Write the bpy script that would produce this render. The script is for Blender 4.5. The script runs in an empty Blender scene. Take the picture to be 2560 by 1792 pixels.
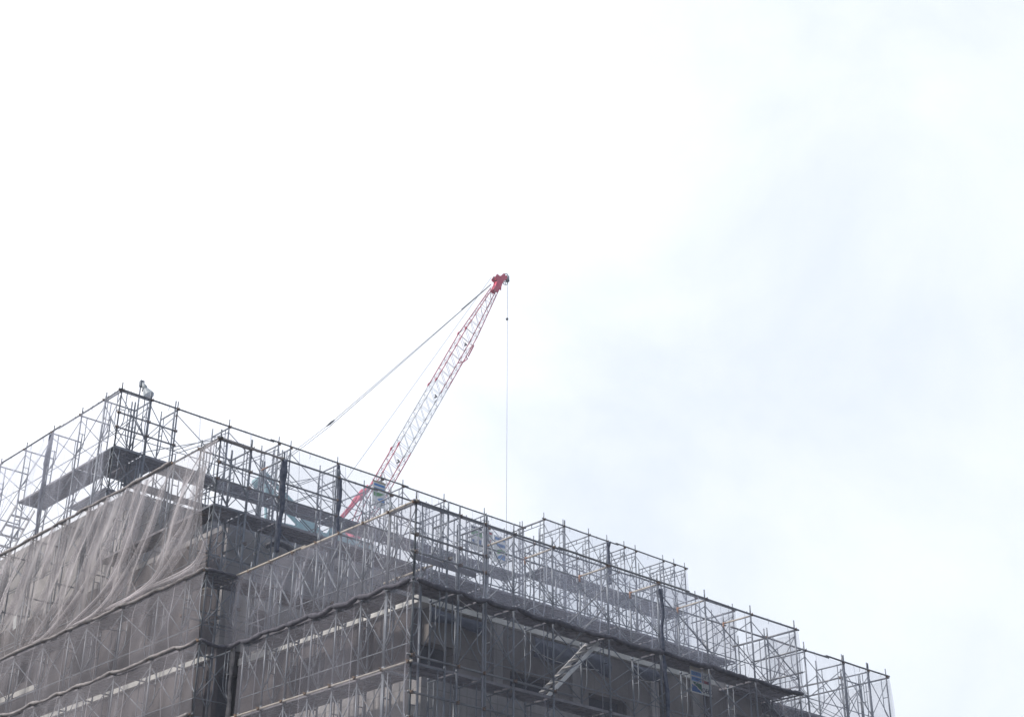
import bpy, math, random
from mathutils import Vector, Matrix
random.seed(7)
S = bpy.context.scene
COL = S.collection
PI = math.pi

# ------------------------------------------------------------------ camera
cam = bpy.data.cameras.new('camera')
cam.sensor_width = 36.0
cam.sensor_fit = 'HORIZONTAL'
cam.lens = 3709.18 / 2560 * 36.0
cam.clip_start = 0.1
cam.clip_end = 6000
co = bpy.data.objects.new('camera', cam)
COL.objects.link(co)
RX = (0.72859397, -0.68493998, 0.00283743)
RY = (-0.31780034, -0.33437955, 0.88723912)
RZ = (-0.60675677, -0.64733881, -0.46130108)
co.matrix_world = Matrix(((RX[0], RY[0], RZ[0], 0), (RX[1], RY[1], RZ[1], 0), (RX[2], RY[2], RZ[2], 1.6), (0, 0, 0, 1)))
S.camera = co

# ------------------------------------------------------------------ sky, sun, exposure
SUN_EL = math.radians(43)
SUN_AZ = (-0.96, 0.22)                       # horizontal direction towards the sun
w = bpy.data.worlds.new('World')
S.world = w
w.use_nodes = True
nt = w.node_tree
nt.nodes.clear()
N = nt.nodes.new
def LK(a, b): nt.links.new(a, b)
out = N('ShaderNodeOutputWorld'); bg = N('ShaderNodeBackground')
sky = N('ShaderNodeTexSky'); sky.sky_type = 'NISHITA'; sky.sun_disc = False
sky.sun_elevation = SUN_EL
sky.sun_rotation = math.atan2(SUN_AZ[0], SUN_AZ[1])
sky.air_density = 1.0; sky.dust_density = 2.0
tc = N('ShaderNodeTexCoord')
nrm = N('ShaderNodeVectorMath'); nrm.operation = 'NORMALIZE'
LK(tc.outputs['Generated'], nrm.inputs[0])
# bright veil of cloud, thickest towards the sun
dot = N('ShaderNodeVectorMath'); dot.operation = 'DOT_PRODUCT'
gl = Vector((-0.33, 0.66, 0.68)).normalized()
dot.inputs[1].default_value = gl
LK(nrm.outputs[0], dot.inputs[0])
ramp = N('ShaderNodeMapRange'); ramp.interpolation_type = 'SMOOTHSTEP'
ramp.inputs[1].default_value = 0.35; ramp.inputs[2].default_value = 0.96
ramp.inputs[3].default_value = 0.0; ramp.inputs[4].default_value = 1.0
LK(dot.outputs['Value'], ramp.inputs[0])
noi = N('ShaderNodeTexNoise'); noi.inputs['Scale'].default_value = 4.2; noi.inputs['Detail'].default_value = 6
noi.inputs['Roughness'].default_value = 0.55; noi.inputs['Distortion'].default_value = 0.4
LK(nrm.outputs[0], noi.inputs['Vector'])
nr = N('ShaderNodeMapRange'); nr.inputs[1].default_value = 0.35; nr.inputs[2].default_value = 0.66
nr.inputs[3].default_value = -0.10; nr.inputs[4].default_value = 0.20
LK(noi.outputs['Fac'], nr.inputs[0])
add = N('ShaderNodeMath'); add.operation = 'ADD'; add.use_clamp = True
LK(ramp.outputs[0], add.inputs[0]); LK(nr.outputs[0], add.inputs[1])
veil = N('ShaderNodeMix'); veil.data_type = 'RGBA'
veil.inputs[6].default_value = (0.915, 0.985, 1.10, 1)      # thin cloud
veil.inputs[7].default_value = (1.68, 1.68, 1.74, 1)   # bright cloud
LK(add.outputs[0], veil.inputs[0])
sm = N('ShaderNodeVectorMath'); sm.operation = 'SCALE'; sm.inputs['Scale'].default_value = 0.10
LK(sky.outputs[0], sm.inputs[0])
mx = N('ShaderNodeMix'); mx.data_type = 'RGBA'
dot2 = N('ShaderNodeVectorMath'); dot2.operation = 'DOT_PRODUCT'   # unseen clear sky added behind the viewer to dim and cool the shade
dot2.inputs[1].default_value = Vector((0.45, 0.62, 0.64)).normalized()
LK(nrm.outputs[0], dot2.inputs[0])
cov = N('ShaderNodeMapRange'); cov.interpolation_type = 'SMOOTHSTEP'
cov.inputs[1].default_value = 0.15; cov.inputs[2].default_value = 0.72; cov.inputs[3].default_value = 0.45; cov.inputs[4].default_value = 0.97
LK(dot2.outputs['Value'], cov.inputs[0]); LK(cov.outputs[0], mx.inputs[0])
LK(sm.outputs[0], mx.inputs[6]); LK(veil.outputs[2], mx.inputs[7])
sc10 = N('ShaderNodeVectorMath'); sc10.operation = 'SCALE'; sc10.inputs['Scale'].default_value = 10.0
LK(mx.outputs[2], sc10.inputs[0])
LK(sc10.outputs[0], bg.inputs['Color'])
bg.inputs['Strength'].default_value = 0.1
LK(bg.outputs[0], out.inputs['Surface'])

sl = bpy.data.lights.new('sun', 'SUN'); sl.energy = 4.2; sl.angle = math.radians(4); sl.color = (1.0, 0.94, 0.87)
so = bpy.data.objects.new('sun', sl); COL.objects.link(so)
h = Vector((SUN_AZ[0], SUN_AZ[1], 0)).normalized() * math.cos(SUN_EL)
so.rotation_euler = Vector((h.x, h.y, math.sin(SUN_EL))).to_track_quat('Z', 'Y').to_euler()
so.location = (-30, 20, 60)

S.view_settings.view_transform = 'Standard'
S.view_settings.look = 'None'
S.view_settings.exposure = 0.0
S.view_settings.gamma = 1.0
S.cycles.transparent_max_bounces = 48
S.cycles.max_bounces = 6
S.cycles.diffuse_bounces = 3
S.cycles.caustics_reflective = False
S.cycles.caustics_refractive = False

# ------------------------------------------------------------------ materials
def principled(name):
    m = bpy.data.materials.new(name); m.use_nodes = True
    b = m.node_tree.nodes['Principled BSDF']
    return m, m.node_tree, b
def mat_mottled(name, c1, c2, scale=3.0, rough=0.8, metal=0.0, bump=0.0, stretch=(1, 1, 1), c3=None, lo=0.35, hi=0.65, spec=0.3, fine=None):
    m, t, b = principled(name)
    tc = t.nodes.new('ShaderNodeTexCoord'); mp = t.nodes.new('ShaderNodeMapping')
    g = t.nodes.new('ShaderNodeNewGeometry')
    mp.inputs['Scale'].default_value = stretch
    t.links.new(g.outputs['Position'], mp.inputs['Vector'])
    n = t.nodes.new('ShaderNodeTexNoise'); n.inputs['Scale'].default_value = scale; n.inputs['Detail'].default_value = 8
    n.inputs['Roughness'].default_value = 0.62
    t.links.new(mp.outputs[0], n.inputs['Vector'])
    r = t.nodes.new('ShaderNodeValToRGB')
    r.color_ramp.elements[0].position = lo; r.color_ramp.elements[0].color = (*c1, 1)
    r.color_ramp.elements[1].position = hi; r.color_ramp.elements[1].color = (*c2, 1)
    if c3:
        e = r.color_ramp.elements.new(min(0.97, hi + 0.07)); e.color = (*c3, 1)
    t.links.new(n.outputs['Fac'], r.inputs[0])
    t.links.new(r.outputs[0], b.inputs['Base Color'])
    b.inputs['Roughness'].default_value = rough
    b.inputs['Metallic'].default_value = metal
    b.inputs['Specular IOR Level'].default_value = spec
    if bump:
        n2 = t.nodes.new('ShaderNodeTexNoise'); n2.inputs['Scale'].default_value = fine or scale * 6; n2.inputs['Detail'].default_value = 6
        t.links.new(g.outputs['Position'], n2.inputs['Vector'])
        bp = t.nodes.new('ShaderNodeBump'); bp.inputs['Strength'].default_value = bump; bp.inputs['Distance'].default_value = 0.02
        t.links.new(n2.outputs['Fac'], bp.inputs['Height']); t.links.new(bp.outputs[0], b.inputs['Normal'])
    return m
M = {}
M['steel'] = mat_mottled('galvanised_steel', (0.095, 0.11, 0.135), (0.205, 0.225, 0.255), 2.2, 0.42, 0.2, c3=(0.20, 0.13, 0.09), lo=0.3, hi=0.66, spec=0.5)
M['rail'] = mat_mottled('galvanised_rail', (0.085, 0.095, 0.115), (0.19, 0.195, 0.205), 1.6, 0.36, 0.35, c3=(0.28, 0.18, 0.11), lo=0.3, hi=0.68, spec=0.5)
M['rust'] = mat_mottled('rusty_clamp', (0.07, 0.06, 0.06), (0.20, 0.135, 0.09), 9.0, 0.7, 0.3)
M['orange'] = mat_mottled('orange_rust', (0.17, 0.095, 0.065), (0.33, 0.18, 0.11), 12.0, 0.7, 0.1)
M['deck'] = mat_mottled('deck_steel', (0.145, 0.14, 0.16), (0.265, 0.255, 0.275), 1.7, 0.75, 0.1, stretch=(1, 1, 1), c3=(0.24, 0.19, 0.15))
M['concrete'] = mat_mottled('raw_concrete', (0.25, 0.24, 0.24), (0.41, 0.395, 0.39), 0.9, 0.92, 0, bump=0.5, stretch=(1, 1, 0.45), c3=(0.38, 0.365, 0.345))
def add_joints(m, w_, h_, dark=0.72):
    t = m.node_tree; b = t.nodes['Principled BSDF']; L = t.links.new
    g = t.nodes.new('ShaderNodeNewGeometry'); sp = t.nodes.new('ShaderNodeSeparateXYZ'); L(g.outputs['Position'], sp.inputs[0])
    ad = t.nodes.new('ShaderNodeMath'); ad.operation = 'ADD'; L(sp.outputs[0], ad.inputs[0]); L(sp.outputs[1], ad.inputs[1])
    cb = t.nodes.new('ShaderNodeCombineXYZ'); L(ad.outputs[0], cb.inputs[0]); L(sp.outputs[2], cb.inputs[1])
    br = t.nodes.new('ShaderNodeTexBrick'); br.inputs['Scale'].default_value = 1.0; br.inputs['Brick Width'].default_value = w_; br.inputs['Row Height'].default_value = h_
    br.inputs['Mortar Size'].default_value = 0.012; br.offset = 0.0
    br.inputs['Color1'].default_value = (1, 1, 1, 1); br.inputs['Color2'].default_value = (0.84, 0.84, 0.86, 1); br.inputs['Mortar'].default_value = (dark, dark, dark, 1)
    L(cb.outputs[0], br.inputs['Vector'])
    src = b.inputs['Base Color'].links[0].from_socket
    mx_ = t.nodes.new('ShaderNodeMix'); mx_.data_type = 'RGBA'; mx_.blend_type = 'MULTIPLY'; mx_.inputs[0].default_value = 1
    L(src, mx_.inputs[6]); L(br.outputs[0], mx_.inputs[7]); L(mx_.outputs[2], b.inputs['Base Color'])
add_joints(M['concrete'], 0.9, 0.62)
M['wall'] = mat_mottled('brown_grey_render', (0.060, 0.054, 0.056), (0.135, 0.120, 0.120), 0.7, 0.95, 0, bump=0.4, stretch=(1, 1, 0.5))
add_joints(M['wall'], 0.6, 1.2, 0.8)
M['wallfront'] = mat_mottled('shade_lifted_render', (0.17, 0.155, 0.15), (0.27, 0.25, 0.24), 0.9, 0.95, 0, bump=0.4, stretch=(1, 1, 0.4))  # same render as the side walls, colour lifted to offset the shade here
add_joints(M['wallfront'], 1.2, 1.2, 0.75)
M['tan'] = mat_mottled('sunlit_bar', (0.33, 0.30, 0.26), (0.48, 0.44, 0.39), 5.0, 0.6, 0.1)  # pole steel in a warm pale tone; sunlight is put into the colour
M['band'] = mat_mottled('pale_band', (0.50, 0.50, 0.48), (0.66, 0.65, 0.62), 2.0, 0.8, 0)
M['dark'] = mat_mottled('dark_room', (0.018, 0.02, 0.03), (0.045, 0.048, 0.06), 2.0, 0.9, 0)
M['tarp'] = mat_mottled('blue_tarp', (0.035, 0.048, 0.08), (0.075, 0.09, 0.13), 2.4, 0.5, 0, bump=0.6, fine=5)
M['asphalt'] = mat_mottled('asphalt', (0.10, 0.10, 0.10), (0.16, 0.16, 0.155), 0.8, 0.95, 0)
M['alu'] = mat_mottled('aluminium', (0.50, 0.50, 0.51), (0.70, 0.69, 0.68), 5.0, 0.45, 0.2)
M['red'] = mat_mottled('crane_red', (0.50, 0.06, 0.11), (0.60, 0.10, 0.155), 1.5, 0.5, 0)
M['lace'] = mat_mottled('boom_lacing', (0.28, 0.14, 0.17), (0.38, 0.22, 0.25), 1.5, 0.5, 0)
M['maroon'] = mat_mottled('boom_red', (0.30, 0.03, 0.055), (0.42, 0.05, 0.085), 1.5, 0.5, 0)
M['white'] = mat_mottled('crane_white', (0.42, 0.43, 0.46), (0.55, 0.56, 0.58), 1.5, 0.5, 0)
M['teal'] = mat_mottled('crane_teal', (0.20, 0.36, 0.40), (0.27, 0.43, 0.46), 1.5, 0.55, 0)
M['rope'] = mat_mottled('wire_rope', (0.26, 0.265, 0.26), (0.38, 0.385, 0.38), 9, 0.6, 0.4)
M['black'] = mat_mottled('black_steel', (0.03, 0.03, 0.035), (0.07, 0.07, 0.08), 6, 0.6, 0)
M['lamp'] = mat_mottled('lamp_shade_grey', (0.22, 0.25, 0.28), (0.32, 0.355, 0.38), 7, 0.5, 0.1)
M['lens'] = mat_mottled('lamp_glass', (0.75, 0.80, 0.88), (0.85, 0.88, 0.92), 7, 0.25, 0)
M['bundle'] = mat_mottled('bundled_net', (0.045, 0.055, 0.085), (0.11, 0.12, 0.155), 9, 0.95, 0, bump=0.9, fine=26)
M['rolldark'] = mat_mottled('rolled_net_dark', (0.055, 0.055, 0.07), (0.12, 0.115, 0.135), 7, 0.95, 0, bump=0.9, fine=30)
M['roll'] = mat_mottled('rolled_net', (0.16, 0.15, 0.155), (0.30, 0.28, 0.28), 7, 0.95, 0, bump=0.9, fine=30)
for n_, c_ in dict(s_white=(0.78, 0.80, 0.80), s_blue=(0.09, 0.22, 0.52), s_lblue=(0.22, 0.45, 0.80), s_green=(0.20, 0.52, 0.20), s_red=(0.62, 0.10, 0.10), s_cream=(0.62, 0.58, 0.50), s_ink=(0.05, 0.05, 0.09), s_dgreen=(0.05, 0.20, 0.12), s_orange=(0.75, 0.40, 0.12)).items():
    M[n_] = m_ = mat_mottled('sign_' + n_[2:], tuple(x * 0.92 for x in c_), c_, 5, 0.6)
    t_ = m_.node_tree; p_ = t_.nodes['Principled BSDF']; tl_ = t_.nodes.new('ShaderNodeBsdfTranslucent'); x_ = t_.nodes.new('ShaderNodeMixShader')
    x_.inputs[0].default_value = 0.6                                # thin printed sheet: light comes through
    t_.links.new(p_.inputs['Base Color'].links[0].from_socket, tl_.inputs[0])
    t_.links.new(p_.outputs[0], x_.inputs[1]); t_.links.new(tl_.outputs[0], x_.inputs[2])
    t_.links.new(x_.outputs[0], t_.nodes['Material Output'].inputs['Surface'])

def mat_net(name, col, alpha, weave=0.25):
    m = bpy.data.materials.new(name); m.use_nodes = True
    t = m.node_tree; t.nodes.clear()
    L = t.links.new
    o = t.nodes.new('ShaderNodeOutputMaterial')
    g = t.nodes.new('ShaderNodeNewGeometry')
    tr = t.nodes.new('ShaderNodeBsdfTransparent')
    df = t.nodes.new('ShaderNodeBsdfDiffuse'); tl = t.nodes.new('ShaderNodeBsdfTranslucent')
    n = t.nodes.new('ShaderNodeTexNoise'); n.inputs['Scale'].default_value = 0.9; n.inputs['Detail'].default_value = 7
    L(g.outputs['Position'], n.inputs['Vector'])
    r = t.nodes.new('ShaderNodeValToRGB')
    r.color_ramp.elements[0].position = 0.32; r.color_ramp.elements[0].color = (*[c * 0.8 for c in col], 1)
    r.color_ramp.elements[1].position = 0.68; r.color_ramp.elements[1].color = (*[min(1, c * 1.18) for c in col], 1)
    L(n.outputs['Fac'], r.inputs[0]); L(r.outputs[0], df.inputs[0]); L(r.outputs[0], tl.inputs[0])
    mixd = t.nodes.new('ShaderNodeMixShader'); mixd.inputs[0].default_value = 0.4
    L(df.outputs[0], mixd.inputs[1]); L(tl.outputs[0], mixd.inputs[2])
    # cover of the threads: grows as the sheet is seen edge-on, and varies with dust and weave
    dp = t.nodes.new('ShaderNodeVectorMath'); dp.operation = 'DOT_PRODUCT'
    L(g.outputs['Incoming'], dp.inputs[0]); L(g.outputs['Normal'], dp.inputs[1])
    ab = t.nodes.new('ShaderNodeMath'); ab.operation = 'ABSOLUTE'; L(dp.outputs['Value'], ab.inputs[0])
    mxm = t.nodes.new('ShaderNodeMath'); mxm.operation = 'MAXIMUM'; mxm.inputs[1].default_value = 0.16; L(ab.outputs[0], mxm.inputs[0])
    dv = t.nodes.new('ShaderNodeMath'); dv.operation = 'DIVIDE'; dv.inputs[0].default_value = 1.0; L(mxm.outputs[0], dv.inputs[1])
    pw = t.nodes.new('ShaderNodeMath'); pw.operation = 'POWER'; pw.inputs[0].default_value = 1 - alpha; L(dv.outputs[0], pw.inputs[1])
    n2 = t.nodes.new('ShaderNodeTexNoise'); n2.inputs['Scale'].default_value = 7; n2.inputs['Detail'].default_value = 9
    n2.inputs['Roughness'].default_value = 0.75
    mp = t.nodes.new('ShaderNodeMapping'); mp.inputs['Scale'].default_value = (3, 3, 0.35)
    L(g.outputs['Position'], mp.inputs[0]); L(mp.outputs[0], n2.inputs['Vector'])
    mr = t.nodes.new('ShaderNodeMapRange'); mr.inputs[1].default_value = 0.3; mr.inputs[2].default_value = 0.7
    mr.inputs[3].default_value = 1 - weave; mr.inputs[4].default_value = 1 + weave
    L(n2.outputs['Fac'], mr.inputs[0])
    su = t.nodes.new('ShaderNodeMath'); su.operation = 'SUBTRACT'; su.inputs[0].default_value = 1.0; L(pw.outputs[0], su.inputs[1])
    ml = t.nodes.new('ShaderNodeMath'); ml.operation = 'MULTIPLY'; ml.use_clamp = True
    L(su.outputs[0], ml.inputs[0]); L(mr.outputs[0], ml.inputs[1])
    sx = t.nodes.new('ShaderNodeSeparateXYZ'); L(g.outputs['Position'], sx.inputs[0])   # laced seams where net panels meet
    sa = t.nodes.new('ShaderNodeMath'); sa.operation = 'ADD'; L(sx.outputs[0], sa.inputs[0]); L(sx.outputs[1], sa.inputs[1])
    sw = t.nodes.new('ShaderNodeMath'); sw.operation = 'PINGPONG'; sw.inputs[1].default_value = 0.9; L(sa.outputs[0], sw.inputs[0])
    sl_ = t.nodes.new('ShaderNodeMath'); sl_.operation = 'LESS_THAN'; sl_.inputs[1].default_value = 0.018; L(sw.outputs[0], sl_.inputs[0])
    sm_ = t.nodes.new('ShaderNodeMath'); sm_.operation = 'MULTIPLY_ADD'; sm_.inputs[1].default_value = 0.30; sm_.use_clamp = True
    L(sl_.outputs[0], sm_.inputs[0]); L(ml.outputs[0], sm_.inputs[2]); ml = sm_
    fl_ = t.nodes.new('ShaderNodeMath'); fl_.operation = 'MULTIPLY'; fl_.inputs[1].default_value = 1 / 1.8; L(sa.outputs[0], fl_.inputs[0])   # panels of different age
    f2_ = t.nodes.new('ShaderNodeMath'); f2_.operation = 'FLOOR'; L(fl_.outputs[0], f2_.inputs[0])
    fz_ = t.nodes.new('ShaderNodeMath'); fz_.operation = 'MULTIPLY_ADD'; fz_.inputs[1].default_value = 1 / 1.725; fz_.inputs[2].default_value = 0.2; L(sx.outputs[2], fz_.inputs[0])
    f3_ = t.nodes.new('ShaderNodeMath'); f3_.operation = 'FLOOR'; L(fz_.outputs[0], f3_.inputs[0])
    cx_ = t.nodes.new('ShaderNodeCombineXYZ'); L(f2_.outputs[0], cx_.inputs[0]); L(f3_.outputs[0], cx_.inputs[1])
    wn_ = t.nodes.new('ShaderNodeTexWhiteNoise'); wn_.noise_dimensions = '3D'; L(cx_.outputs[0], wn_.inputs['Vector'])
    mr_ = t.nodes.new('ShaderNodeMapRange'); mr_.inputs[3].default_value = 0.78; mr_.inputs[4].default_value = 1.22; L(wn_.outputs['Value'], mr_.inputs[0])
    mm_ = t.nodes.new('ShaderNodeMath'); mm_.operation = 'MULTIPLY'; mm_.use_clamp = True; L(ml.outputs[0], mm_.inputs[0]); L(mr_.outputs[0], mm_.inputs[1]); ml = mm_
    ms = t.nodes.new('ShaderNodeMixShader')
    L(ml.outputs[0], ms.inputs[0]); L(tr.outputs[0], ms.inputs[1]); L(mixd.outputs[0], ms.inputs[2])
    L(ms.outputs[0], o.inputs['Surface'])
    return m
M['net'] = mat_net('grey_mesh_net', (0.41, 0.395, 0.43), 0.17, 0.16)
M['net_drape'] = mat_net('draped_mesh_net', (0.52, 0.495, 0.515), 0.16, 0.12)
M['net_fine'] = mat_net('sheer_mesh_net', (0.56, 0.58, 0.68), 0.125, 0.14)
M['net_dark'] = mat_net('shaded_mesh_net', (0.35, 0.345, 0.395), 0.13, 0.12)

# ------------------------------------------------------------------ helpers
def hsh(i, s=0):
    x = math.sin(i * 127.1 + s * 311.7) * 43758.5453
    return x - math.floor(x)
class MB:
    def __init__(s): s.v = []; s.f = []; s.mi = []; s.cur = 0; s.mats = []
    def use(s, m):
        if m not in s.mats: s.mats.append(m)
        s.cur = s.mats.index(m); return s
    def box(s, a, b):
        x0, y0, z0 = a; x1, y1, z1 = b; n = len(s.v)
        s.v += [(x0, y0, z0), (x1, y0, z0), (x1, y1, z0), (x0, y1, z0), (x0, y0, z1), (x1, y0, z1), (x1, y1, z1), (x0, y1, z1)]
        for q in ((0, 3, 2, 1), (4, 5, 6, 7), (0, 1, 5, 4), (1, 2, 6, 5), (2, 3, 7, 6), (3, 0, 4, 7)):
            s.f.append(tuple(n + i for i in q)); s.mi.append(s.cur)
        return s
    def prism(s, pts, off):
        n = len(s.v); k = len(pts); o = Vector(off)
        for p in pts: s.v.append(tuple(p))
        for p in pts: s.v.append(tuple(Vector(p) + o))
        s.f.append(tuple(range(n, n + k))); s.mi.append(s.cur)
        s.f.append(tuple(range(n + 2 * k - 1, n + k - 1, -1))); s.mi.append(s.cur)
        for i in range(k):
            j = (i + 1) % k
            s.f.append((n + i, n + k + i, n + k + j, n + j)); s.mi.append(s.cur)
        return s
    def path(s, pts, r, n=8, caps=True):
        pts = [Vector(p) for p in pts]
        rs = r if isinstance(r, (list, tuple)) else [r] * len(pts)
        st = len(s.v); K = len(pts)
        d0 = (pts[1] - pts[0]).normalized()
        up = Vector((0, 0, 1)) if abs(d0.z) < 0.9 else Vector((1, 0, 0))
        a = d0.cross(up).normalized()
        for i, p in enumerate(pts):
            if i == 0: d = pts[1] - pts[0]
            elif i == K - 1: d = pts[-1] - pts[-2]
            else: d = (pts[i + 1] - pts[i]).normalized() + (pts[i] - pts[i - 1]).normalized()
            d.normalize()
            a = (a - d * a.dot(d)); a.normalize(); b = d.cross(a)
            for j in range(n):
                t = 2 * PI * j / n
                s.v.append(tuple(p + (a * math.cos(t) + b * math.sin(t)) * rs[i]))
        for i in range(K - 1):
            for j in range(n):
                j2 = (j + 1) % n
                s.f.append((st + i * n + j, st + i * n + j2, st + (i + 1) * n + j2, st + (i + 1) * n + j)); s.mi.append(s.cur)
        if caps:
            s.f.append(tuple(st + j for j in range(n - 1, -1, -1))); s.mi.append(s.cur)
            s.f.append(tuple(st + (K - 1) * n + j for j in range(n))); s.mi.append(s.cur)
        return s
    def tube(s, a, b, r, n=8): return s.path([a, b], r, n)
    def beam(s, a, b, wd, ht, up=(0, 0, 1)):
        a = Vector(a); b = Vector(b); d = (b - a).normalized(); u = Vector(up)
        x = d.cross(u).normalized(); y = x.cross(d).normalized()
        pts = [a + x * wd / 2 + y * ht / 2, a - x * wd / 2 + y * ht / 2, a - x * wd / 2 - y * ht / 2, a + x * wd / 2 - y * ht / 2]
        return s.prism(pts, b - a)
    def mesh(s, name, m=None, smooth=False):
        me = bpy.data.meshes.new(name); me.from_pydata(s.v, [], s.f)
        if s.mats and m is None:
            for k in s.mats: me.materials.append(M[k])
            me.polygons.foreach_set('material_index', s.mi)
        else: me.materials.append(M[m])
        if smooth: me.polygons.foreach_set('use_smooth', [True] * len(s.f))
        me.update(); return me
    def build(s, name, m=None, parent=None, smooth=False):
        return link(name, s.mesh(name, m, smooth), parent)
def link(name, me, parent=None, loc=None):
    o = bpy.data.objects.new(name, me); COL.objects.link(o)
    if name == 'coupler': o.scale = (0.8, 0.8, 0.8); o.rotation_euler.z = 0.8 * hsh(len(bpy.data.objects), 3)
    if loc is not None: o.location = loc
    if parent is not None: o.parent = parent
    return o
def tag(o, label, cat, group=None, kind=None):
    if label: o['label'] = label
    if cat: o['category'] = cat
    if group: o['group'] = group
    if kind: o['kind'] = kind
    return o
def thing(name, label, cat, group=None):
    o = bpy.data.objects.new(name, None); COL.objects.link(o)
    o.empty_display_size = 0.3
    return tag(o, label, cat, group)

# ------------------------------------------------------------------ levels and grid
H = 1.725
def Z(k): return 10.0 + H * k
PR = 0.0235

# ------------------------------------------------------------------ ground
g = MB().box((-900, -900, -0.3), (2400, 2400, 0.0)).build('ground', 'asphalt'); tag(g, None, None, kind='structure')
lot = MB().box((17.0, 21.5, 0.0), (60, 60, 0.12)).build('pavement', 'concrete'); tag(lot, None, None, kind='structure')

# ------------------------------------------------------------------ the building: three stepped concrete masses
bld = thing('concrete_building', 'stepped concrete building under construction behind the scaffolding and nets', 'building')
def wall_x(y, x0, x1, z0, z1, holes, mat, thick=0.3, inward=1):
    """wall facing -y at y, with rectangular holes (xa, xb, za, zb)"""
    m = MB()
    xs = sorted({x0, x1, *[c for hh in holes for c in hh[:2]]}); zs = sorted({z0, z1, *[c for hh in holes for c in hh[2:]]})
    for i in range(len(xs) - 1):
        for j in range(len(zs) - 1):
            cx = (xs[i] + xs[i + 1]) / 2; cz = (zs[j] + zs[j + 1]) / 2
            if any(a < cx < b and c < cz < d for a, b, c, d in holes): continue
            m.box((xs[i], y, zs[j]), (xs[i + 1], y + thick, zs[j + 1]))
    return m.build('wall', mat, bld)
def wall_y(x, y0, y1, z0, z1, holes, mat, thick=0.3):
    m = MB()
    ys = sorted({y0, y1, *[c for hh in holes for c in hh[:2]]}); zs = sorted({z0, z1, *[c for hh in holes for c in hh[2:]]})
    for i in range(len(ys) - 1):
        for j in range(len(zs) - 1):
            cy = (ys[i] + ys[i + 1]) / 2; cz = (zs[j] + zs[j + 1]) / 2
            if any(a < cy < b and c < cz < d for a, b, c, d in holes): continue
            m.box((x, ys[i], zs[j]), (x + thick, ys[i + 1], zs[j + 1]))
    return m.build('wall', mat, bld)
# front mass
wh = [(20.1, 20.75, 10.25, 10.95), (22.47, 23.8, 10.1, 10.78), (25.0, 26.3, 10.0, 10.75), (27.5, 27.8, 8.0, 11.5), (29.2, 29.5, 8.0, 11.5), (30.5, 31.2, 9.6, 11.2), (20.4, 21.6, 7.6, 9.2), (23.0, 24.4, 7.6, 9.2), (26.0, 27.0, 7.2, 9.0)]
lh = [(25.6, 26.0, 9.9, 11.6), (27.4, 28.4, 9.9, 11.4), (25.2, 26.6, 7.4, 9.0), (28.2, 29.6, 7.4, 9.0)]
wall_x(24.0, 20.1, 31.6, 10.13, 11.76, [hh for hh in wh], 'wallfront')
wall_x(23.9, 19.8, 31.6, 0.1, 10.12, [(a, b, c, d) for a, b, c, d in wh if d < 9.5], 'concrete', thick=0.4)
wall_x(25.0, 31.9, 35.4, 0.1, 11.76, [(32.4, 33.0, 9.8, 11.4), (34.0, 34.6, 9.8, 11.4)], 'concrete')
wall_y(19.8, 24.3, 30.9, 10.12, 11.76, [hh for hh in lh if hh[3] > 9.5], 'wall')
wall_y(19.7, 24.3, 30.9, 0.1, 10.1, [hh for hh in lh if hh[3] < 9.5], 'concrete', thick=0.4)
for a, b, c, d in wh:
    MB().box((a - 0.1, 24.31, c - 0.1), (b + 0.1, 24.36, d + 0.1)).build('window', 'dark', bld)
for a, b, c, d in lh:
    MB().box((20.11, a - 0.1, c - 0.1), (20.16, b + 0.1, min(d + 0.1, 11.75))).build('window', 'dark', bld)
m = MB(); m.box((19.70, 23.90, 11.76), (29.6, 24.35, 11.93)); m.box((19.70, 24.352, 11.76), (20.15, 30.9, 11.93)); m.box((31.9, 24.9, 11.76), (35.4, 25.3, 11.93))
m.build('cornice', 'band', bld)
MB().box((19.9, 24.36, 11.94), (31.6, 30.85, 12.1)).build('roof_slab', 'concrete', bld)
MB().box((31.7, 25.31, 11.94), (35.4, 30.85, 12.1)).build('roof_slab', 'concrete', bld)
# columns and fins showing between openings on the front face
for x in (21.9, 24.4, 27.15, 28.7, 30.1):
    MB().box((x, 23.93, 10.26), (x + 0.28, 23.995, 11.755)).build('pilaster', 'concrete', bld)
# middle mass
wall_x(30.9, 19.1, 37.6, 12.12, 15.25, [(19.9, 20.6, 12.6, 13.3), (23.5, 24.6, 13.0, 14.2), (27.2, 28.4, 13.0, 14.2)], 'concrete')
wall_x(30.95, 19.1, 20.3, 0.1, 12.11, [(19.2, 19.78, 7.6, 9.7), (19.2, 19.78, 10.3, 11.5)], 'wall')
for c, d in ((7.6, 9.7), (10.3, 11.5)):
    MB().box((19.1, 31.26, c - 0.1), (20.2, 31.31, d + 0.1)).build('window', 'dark', bld)  # openings and dark panes added only to blacken the inner corner
for a, b, c, d in ((19.9, 20.6, 12.6, 13.3), (23.5, 24.6, 13.0, 14.2), (27.2, 28.4, 13.0, 14.2)):
    MB().box((a - 0.1, 31.21, c - 0.1), (b + 0.1, 31.26, d + 0.1)).build('window', 'dark', bld)
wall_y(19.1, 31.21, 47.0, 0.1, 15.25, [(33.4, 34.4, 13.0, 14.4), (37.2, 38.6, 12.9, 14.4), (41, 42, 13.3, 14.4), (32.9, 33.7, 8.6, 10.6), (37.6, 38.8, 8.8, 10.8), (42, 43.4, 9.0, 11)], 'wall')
for a, b, c, d in ((33.4, 34.4, 13.0, 14.4), (37.2, 38.6, 12.9, 14.4), (41, 42, 13.3, 14.4), (32.9, 33.7, 8.6, 10.6), (37.6, 38.8, 8.8, 10.8), (42, 43.4, 9.0, 11)):
    MB().box((19.41, a - 0.1, c - 0.1), (19.46, b + 0.1, d + 0.1)).build('window', 'dark', bld)
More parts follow.
